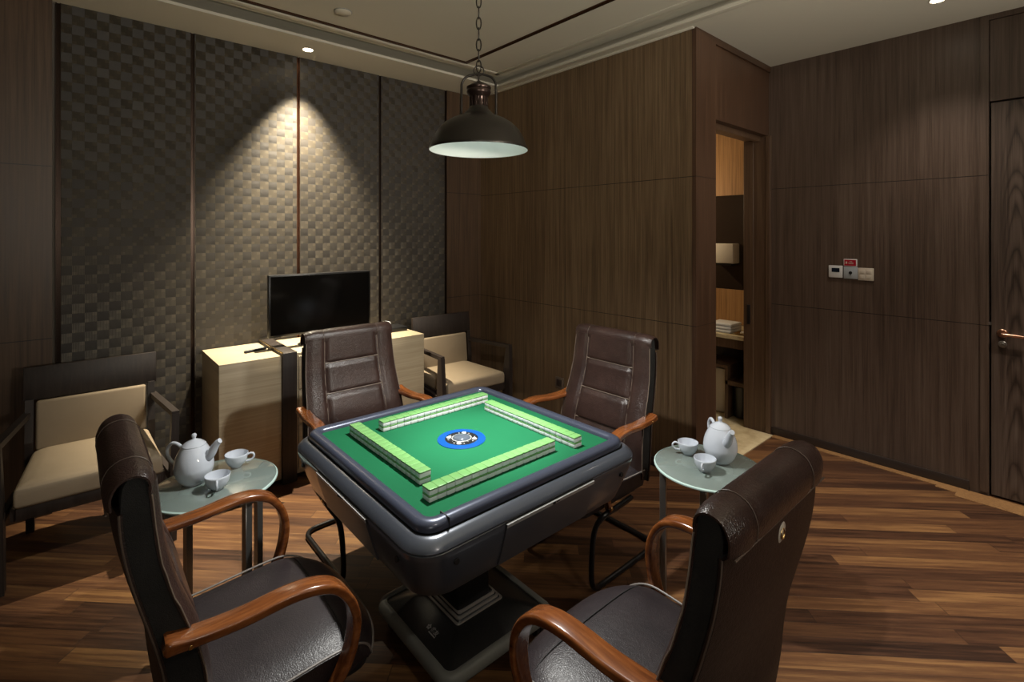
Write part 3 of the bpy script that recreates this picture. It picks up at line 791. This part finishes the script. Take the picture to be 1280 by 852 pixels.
# emblem on the back of the near right chair
bm = B(); t = B(); lathe(t, [(.0005,.0),(.020,.0),(.022,.002),(.019,.004),(.0005,.0045)], 28)
merge(bm, t, Matrix.Translation((0.000,-.3455,.965)) @ Matrix.Rotation(PI/2+.15, 4, 'X') @ Matrix.Diagonal((.85,1.15,1,1)))
em = link('emblem', bm, M['ivory'], c4_)
bm = B(); tube(bm, [(.000+.008*math.cos(a), -.3505, .965+.011*math.sin(a)) for a in [2*PI*i/12 for i in range(12)]], .0018, 6, 2, up=(0,1,0), closed=True); link('emblem_ring', bm, M['brass'], em)

# ------------------------------------------------------------------ dark wooden lounge armchairs by the wall
def make_lounge(label):
    t = thing('lounge_armchair', label, 'armchair', (0,0,0), 0, 'beige armchairs beside the cabinet')
    SF = M['wood_dark']
    def lean(y, z): return (y, z)
    # origin at seat centre; back is -y, front +y
    bm = B(); box(bm, -.288,.288,-.286,-.252,.712,.888,.004); 
    bmesh.ops.transform(bm, matrix=Matrix.Translation((0,-.26,.7)) @ Matrix.Rotation(.10,4,'X') @ Matrix.Translation((0,.26,-.7)), verts=bm.verts)
    link('top_rail', bm, SF, t)
    for s in (-1, 1):
        bm = B(); skin(bm, [[(s*(.262+dx), y0+dy, z) for dx, dy in ((-.017,-.02),(.017,-.02),(.017,.02),(-.017,.02))] for y0, z in ((-.300,0),(-.250,.36),(-.235,.50),(-.262,.72))], True, True, True)
        link('back_post', bm, SF, t, smooth=False)
    bm = B(); box(bm, -.238,.238,-.262,-.215,.45,.708,.015,3)
    bmesh.ops.transform(bm, matrix=Matrix.Translation((0,-.235,.46)) @ Matrix.Rotation(.09,4,'X') @ Matrix.Translation((0,.235,-.46)), verts=bm.verts)
    link('back_cushion', bm, M['cream'], t)
    bm = B()
    zs = [(.358,.0),(.362,.006),(.43,.006),(.446,0),(.456,-.02),(.462,-.06)]
    rings = []
    for z, e in zs:
        rings.append([(x, y, z) for x, y in ((-.245-e, -.225),( .245+e,-.225),(.272+e,.262+e),(-.272-e,.262+e))])
    skin(bm, rings, True, True, True); bmesh.ops.bevel(bm, geom=[e for e in bm.edges], offset=.012, segments=3, affect='EDGES', profile=.6)
    link('seat_cushion', bm, M['cream'], t)
    bm = B()
    box(bm, -.268,.268,.235,.262,.300,.358,.002); box(bm, -.245,.245,-.25,-.225,.300,.358,.002)
    for s in (-1, 1):
        skin(bm, [[(s*.235, -.24, z),(s*.262,-.24,z),(s*.288,.25,z),(s*.262,.25,z)] for z in (.300,.358)], True, True, True)
    link('seat_frame', bm, SF, t)
    for s in (-1, 1):
        # arm: slim plank splaying outward to the front, and tapered front leg
        bm = B(); skin(bm, [[(s*(x+dx), y, z+dz) for dx, dz in ((-.016,-.014),(.016,-.014),(.016,.014),(-.016,.014))] for x, y, z in ((.270,-.262,.640),(.300,.0,.648),(.332,.275,.655))], True, True, True)
        link('arm', bm, SF, t, smooth=False)
        bm = B(); skin(bm, [[(s*(x+dx), y+dy, z) for dx, dy in ((-.017,-w),(.017,-w),(.017,w),(-.017,w))] for x, y, z, w in ((.318,.262,0,.030),(.322,.246,.30,.046),(.326,.248,.45,.040),(.332,.256,.655,.022))], True, True, True)
        link('front_leg', bm, SF, t, smooth=False)
        bm = B(); skin(bm, [[(s*(x+dx), y, z+dz) for dx, dz in ((-.012,-.02),(.012,-.02),(.012,.02),(-.012,.02))] for x, y, z in ((.262,-.26,.325),(.316,.24,.325))], True, True, True)
        link('side_rail', bm, SF, t, smooth=False)
    return t
la = make_lounge('dark wood armchair with beige cushions at the left edge, before the checker wall')
la.location = (.085, 3.42, 0); la.rotation_euler = (0,0,PI-.03)
lb = copy_tree(la); lb.location = (2.44, 3.44, 0); lb.rotation_euler = (0,0,PI-.03); lb['label'] = 'dark wood armchair with beige cushions in the far corner, right of the cabinet'

# ------------------------------------------------------------------ cabinet with dark slab, tv, box, remote
cab = thing('television_cabinet', 'pale ash cabinet with a dark wooden slab, standing under the television', 'cabinet', (1.36, 3.62, 0))
def cb(name, x0,x1,y0,y1,z0,z1, m, par=None, bev=.003): return bx(name, (x0-1.36,x1-1.36,y0-3.62,y1-3.62,z0,z1), m, par or cab, bev=bev)
cb('left_box', .653,1.005,3.368,3.885,.03,.82, M['ash'])
cb('plinth', .70,2.03,3.42,3.87,0,.03, M['blackplastic'])
cb('slab', 1.005,1.095,3.345,3.885,0,.838, M['wood_dark'], bev=.004)
cb('slab_edge', 1.000,1.012,3.350,3.885,.8385,.842, M['brass'], bev=.001)
mid = cb('middle_box', 1.095,1.70,3.385,3.885,.03,.82, M['ash'])
for i, (z0, z1) in enumerate(((.585,.80),(.36,.575),(.06,.35))): cb('drawer_front', 1.115,1.69,3.372,3.386,z0,z1, M['ash'], mid)
rb = cb('right_box', 1.70,2.063,3.380,3.885,.03,.82, M['ash'])
tv = thing('television', 'black flat-screen television standing on the pale cabinet', 'television', (1.352, 3.62, .82))
bm = B(); box(bm, -.364,.364,-.034,.010,.077,.500,.006,2); link('housing', bm, M['tvframe'], tv)
bm = B(); box(bm, -.352,.352,-.0355,-.033,.092,.488); link('screen', bm, M['screen'], tv, smooth=False)
bm = B(); skin(bm, [rsq(.05,.01,.012,4,(0,.02),.012), rsq(.035,.01,.15,4,(0,.016),.010)], True, True, True); link('stand_neck', bm, M['blackplastic'], tv)
bm = B(); 
rings = []
for sc_, z in ((1,0.0),(1,.006),(.92,.012),(.3,.018)):
    rings.append([(.165*sc_*math.cos(2*PI*i/40), -.005+.085*sc_*math.sin(2*PI*i/40), z) for i in range(40)])
skin(bm, rings, True, True, True); link('stand_base', bm, M['blackplastic'], tv)
stb = thing('set_top_box', 'small black set-top box with antenna cable at the right end of the cabinet', 'set-top box', (1.93, 3.66, .82))
bm = B(); box(bm, -.10,.10,-.08,.08,0,.035,.004); link('case', bm, M['blackplastic'], stb)
bm = B(); tube(bm, [(-.02,.08,.02),(-.03,.12,.04),(0,.14,.06),(.03,.15,.045),(.045,.15,.02),(.03,.13,.004)], .003, 8, 5); link('cable', bm, M['blackplastic'], stb)
bm = B(); tube(bm, [(.04,.08,.02),(.05,.12,.045),(.02,.15,.055),(-.02,.14,.05)], .002, 8, 5); link('antenna_wire', bm, M['greyplate'], stb)
bm = B(); skin(bm, [rsq(.075,.01,0,3,hy=.014), rsq(.078,.012,.006,3,hy=.016), rsq(.074,.01,.013,3,hy=.013)], True, True, True)
rm = thing('remote_control', 'slim dark remote control resting on the left cabinet top', 'remote control', (.915, 3.62, .8205), .35)
link('remote_body', bm, M['blackplastic'], rm)
bm = B()
for i in range(6):
    for j in (-1,0,1): box(bm, -.055+.02*i, -.045+.02*i, j*.008-.002, j*.008+.002, .0128, .0142)
link('buttons', bm, M['greyplate'], rm)

# ------------------------------------------------------------------ round glass side tables
def make_side():
    t = thing('side_table', '', 'side table', (0,0,0), 0, 'round glass side tables')
    bm = B(); lathe(bm, [(.0005,.588),(.218,.588),(.2225,.591),(.2235,.594),(.2225,.597),(.218,.600),(.0005,.600)], 72); g = link('glass_top', bm, M['glass'], t)
    bm = B(); lathe(bm, [(.2195,.5885),(.2245,.591),(.2252,.594),(.2245,.597),(.2195,.6002)], 72); link('glass_edge', bm, M['glassedge'], g)
    for k in range(4):
        a = k*PI/2 + .385
        bm = B()
        for da in (0,):
            t_ = B(); box(t_, .175, .202, -.0135, .0135, 0, .575, .002, 1); merge(bm, t_, Matrix.Rotation(a, 4, 'Z'))
        lg = link('leg', bm, M['steel'], t)
        bm = B(); t_ = B(); cyl(t_, .016, .575, .588, (.188,0), 20, .002); merge(bm, t_, Matrix.Rotation(a, 4, 'Z')); link('glass_pad', bm, M['steel'], lg)
    bm = B()
    for k in range(2):
        t_ = B(); box(t_, -.176,.176,-.009,.009,.545,.563,.001,1); merge(bm, t_, Matrix.Rotation(k*PI/2+.385, 4, 'Z'))
    link('cross_brace', bm, M['steel'], t)
    return t
SL, SR = (.436, 2.297), (2.062, 1.058)
s1 = make_side(); s1.location = (*SL, 0); s1['label'] = 'round frosted glass side table on steel legs, left of the mahjong table'
s2 = copy_tree(s1); s2.location = (*SR, 0); s2['label'] = 'round frosted glass side table on steel legs, right, near the doorway'

def make_pot():
    t = thing('teapot', '', 'teapot', (0,0,0), 0, 'white porcelain teapots')
    bm = B()
    bp = [(.0005,.0),(.036,.0),(.038,.003),(.048,.010),(.061,.030),(.0695,.055),(.0705,.073),(.067,.097),(.058,.123),(.046,.145),(.041,.152),(.038,.151)]
    cpr = [tuple(v)[:2] for v in catmull([(a,b,0) for a,b in bp], 4)]
    lathe(bm, cpr, 48); link('pot_body', bm, M['porcelain'], t)
    bm = B(); lathe(bm, [(.0425,.1505),(.0425,.1535),(.038,.158),(.028,.166),(.015,.172),(.008,.175),(.0065,.179),(.0085,.184),(.0100,.189),(.0085,.194),(.005,.197),(.0005,.198)], 40); link('lid', bm, M['porcelain'], t)
    bm = B(); tube(bm, [(.050,0,.098),(.070,0,.118),(.084,0,.142),(.098,0,.163),(.108,0,.171)], .016, 20, 5, scale=lambda q: 1.30-.72*q if q < .9 else .64)
    link('spout', bm, M['porcelain'], t)
    bm = B(); tube(bm, [(-.048,0,.132),(-.064,0,.150),(-.088,0,.156),(-.106,0,.142),(-.112,0,.118),(-.102,0,.092),(-.086,0,.076),(-.064,0,.068)], .0068, 14, 5); link('handle', bm, M['porcelain'], t)
    return t
p1 = make_pot(); p1.location = (.368, 2.352, .6003); p1.rotation_euler = (0,0,-.78); p1['label'] = 'white porcelain teapot on the left glass side table, spout pointing right'
p2 = copy_tree(p1); p2.location = (2.135, 1.040, .6003); p2.rotation_euler = (0,0,PI+.90); p2['label'] = 'white porcelain teapot on the right glass side table, spout towards the camera'
def make_cup():
    t = thing('teacup', '', 'teacup', (0,0,0), 0, 'white porcelain teacups')
    bm = B(); pr = [(.0005,.0),(.020,.0),(.021,.003),(.024,.006),(.035,.018),(.042,.034),(.0445,.050),(.0455,.056),(.0440,.057),(.0425,.052),(.0395,.035),(.032,.018),(.020,.008),(.0005,.006)]
    lathe(bm, pr, 44); link('bowl', bm, M['porcelain'], t, angle=70)
    bm = B(); tube(bm, [(.041,0,.046),(.056,0,.052),(.067,0,.045),(.066,0,.032),(.054,0,.022),(.037,0,.020)], .0042, 12, 5); link('handle', bm, M['porcelain'], t)
    return t
k1 = make_cup(); k1.location = (.530, 2.392, .6003); k1.rotation_euler = (0,0,-.40); k1['label'] = 'white teacup beside the spout of the left teapot, handle to the right'
for loc, rz, lab in (((.428, 2.232, .6003), -2.0+.2, 'white teacup in front of the left teapot, handle facing the camera'),
                     ((2.098, 1.172, .6003), 2.3, 'white teacup behind left on the right glass table, handle to the left'),
                     ((2.000, 1.040, .6003), -2.85, 'white teacup before the right teapot, handle facing the camera')):
    k = copy_tree(k1); k.location = loc; k.rotation_euler = (0,0,rz); k['label'] = lab

# ------------------------------------------------------------------ wall switches
def plate(name, y, z, w, h, m, label, cat):
    t = thing(name, label, cat, (4.2, y, z)); bx('plate', (-.011, .001, -w/2, w/2, -h/2, h/2), m, t, bev=.003); return t
p = plate('thermostat', 1.175, 1.324, .088, .088, M['white'], 'white thermostat with dark display, leftmost plate on the right wall', 'thermostat')
bx('display', (-.0125,-.010,-.026,.024,-.004,.026), M['lcd'], p)
p = plate('alarm_button', 1.081, 1.320, .086, .086, M['greyplate'], 'grey plate with round black button between thermostat and light switch', 'button')
bm = B(); t = B(); cyl(t, .011, 0, .004, n=20, bev=.001); merge(bm, t, Matrix.Translation((-.010,0,0)) @ rot); link('button', bm, M['blackplastic'], p)
bm = B(); prism(bm, [(-.004,-.018),(.004,-.018),(0,-.012)], -.0122, -.0105); link('arrow_mark', bm, M['blackplastic'], p)
p = plate('light_switch', .990, 1.314, .092, .088, M['ivory'], 'cream light switch, rightmost plate on the right wall', 'switch')
for i in (-1,1):
    for j in (-1,1): bx('rocker', (-.0135,-.010, i*.019-.015, i*.019+.015, j*.018-.014, j*.018+.014), M['ivory'], p, bev=.002)
p = plate('red_card', 1.083, 1.392, .082, .052, M['white'], 'small red notice card above the grey button plate', 'card')
bx('red_field', (-.0118,-.0105,-.036,.036,-.021,.021), M['red'], p)
bm = B()
for (y0,y1,z0,z1) in ((-.012,.004,.006,.010),(-.020,.012,-.002,.0005),(-.020,.010,-.009,-.0065),(.018,.028,-.008,.008)): box(bm, -.0124,-.0117,y0,y1,z0,z1)
link('card_print', bm, M['ivory'], p)
t = thing('wall_outlet', 'small brown wall outlet low on the plain wood wall behind the right chair', 'outlet', (3.02, 2.828, .372))
M['brownplate'] = plain('brown_plate', (.10,.075,.055), .35)
bx('plate', (-.010,0,-.045,.045,-.045,.045), M['brownplate'], t, bev=.003); bx('socket', (-.012,-.009,-.028,.028,-.028,.028), M['baseb'], t, bev=.002)

# ------------------------------------------------------------------ lights
def point(name, loc, power, rad, col):
    l = bpy.data.lights.new(name, 'POINT'); l.energy = power; l.shadow_soft_size = rad; l.color = col
    o = bpy.data.objects.new(name, l); COL.objects.link(o); o.location = loc; return o
spot('pendant_wide_light', (LX, LY, 1.937+.034), (LX, LY, 0), 138, 152, 1.0, (1,.99,.94), .022)
spot('pendant_beam_light', (LX, LY, 1.937+.034), (LX, LY, 0), 120, 40, 1.0, (.97,1,.97), .022)
spot('wall_spot_light', (1.285,3.70,2.925), (1.285,3.66,0), 1000, 70, 1.0, (1,.88,.66), .015)
spot('right_wall_spot_light', (3.714,.532,2.925), (3.72,.54,0), 60, 100, 1.0, (1,.88,.76), .03)
point('bathroom_light', (4.35,3.05,1.95), 34, .04, (1,.80,.52))
for (x, y, pw, tg, an) in ((.75,-1.15,60,(1.0,1.2,.65),40), (3.1,-.8,280,(3.2,.35,0),66), (3.7,-1.0,45,(3.6,.2,0),90), (2.0,-1.05,150,(3.02,2.7,1.6),78)):  # added fill: out-of-view downlights and spots brighten table, floor and side wall
    zc = CZ if (x > TX or x < -1.3 or y < -1.3) else TZ
    downlight(x, y, zc, 'added fill downlight in the unseen ceiling behind the camera')
    spot('added_fill_spot', (x, y, zc-.012), tg, pw, an, .9, (1,.90,.78), .05)
# added fill: unseen upward spots without fixtures brighten the ceiling and upper walls
for (x, y, pw, tg) in ((-.7,-1.2,75,(.8,1.2,3)), (1.4,-1.3,230,(1.5,.9,3)), (3.6,-1.2,50,(3.0,.6,3))):
    spot('added_fill_uplight', (x, y, 1.7), tg, pw, 116, 1.0, (1,.93,.80), .15)
w = bpy.data.worlds.new('World'); scn.world = w; w.use_nodes = True
w.node_tree.nodes['Background'].inputs[0].default_value = (.5,.5,.5,1); w.node_tree.nodes['Background'].inputs[1].default_value = .0

# ------------------------------------------------------------------ camera
cam = bpy.data.cameras.new('camera'); co = bpy.data.objects.new('camera', cam); COL.objects.link(co)
cam.sensor_width = 36; cam.lens = 36*624/1280; cam.clip_start = .02
cam.shift_y = -(426-292)/1280
az = math.atan2(708, 624)
ang = PI/2-az*1.0
co.location = (0, 0, 1.6); co.rotation_euler = (PI/2, 0, az-PI/2)
scn.camera = co
scn.view_settings.view_transform = 'Standard'; scn.view_settings.look = 'None'; scn.view_settings.exposure = 0; scn.view_settings.gamma = 1
scn.view_settings.use_curve_mapping = False
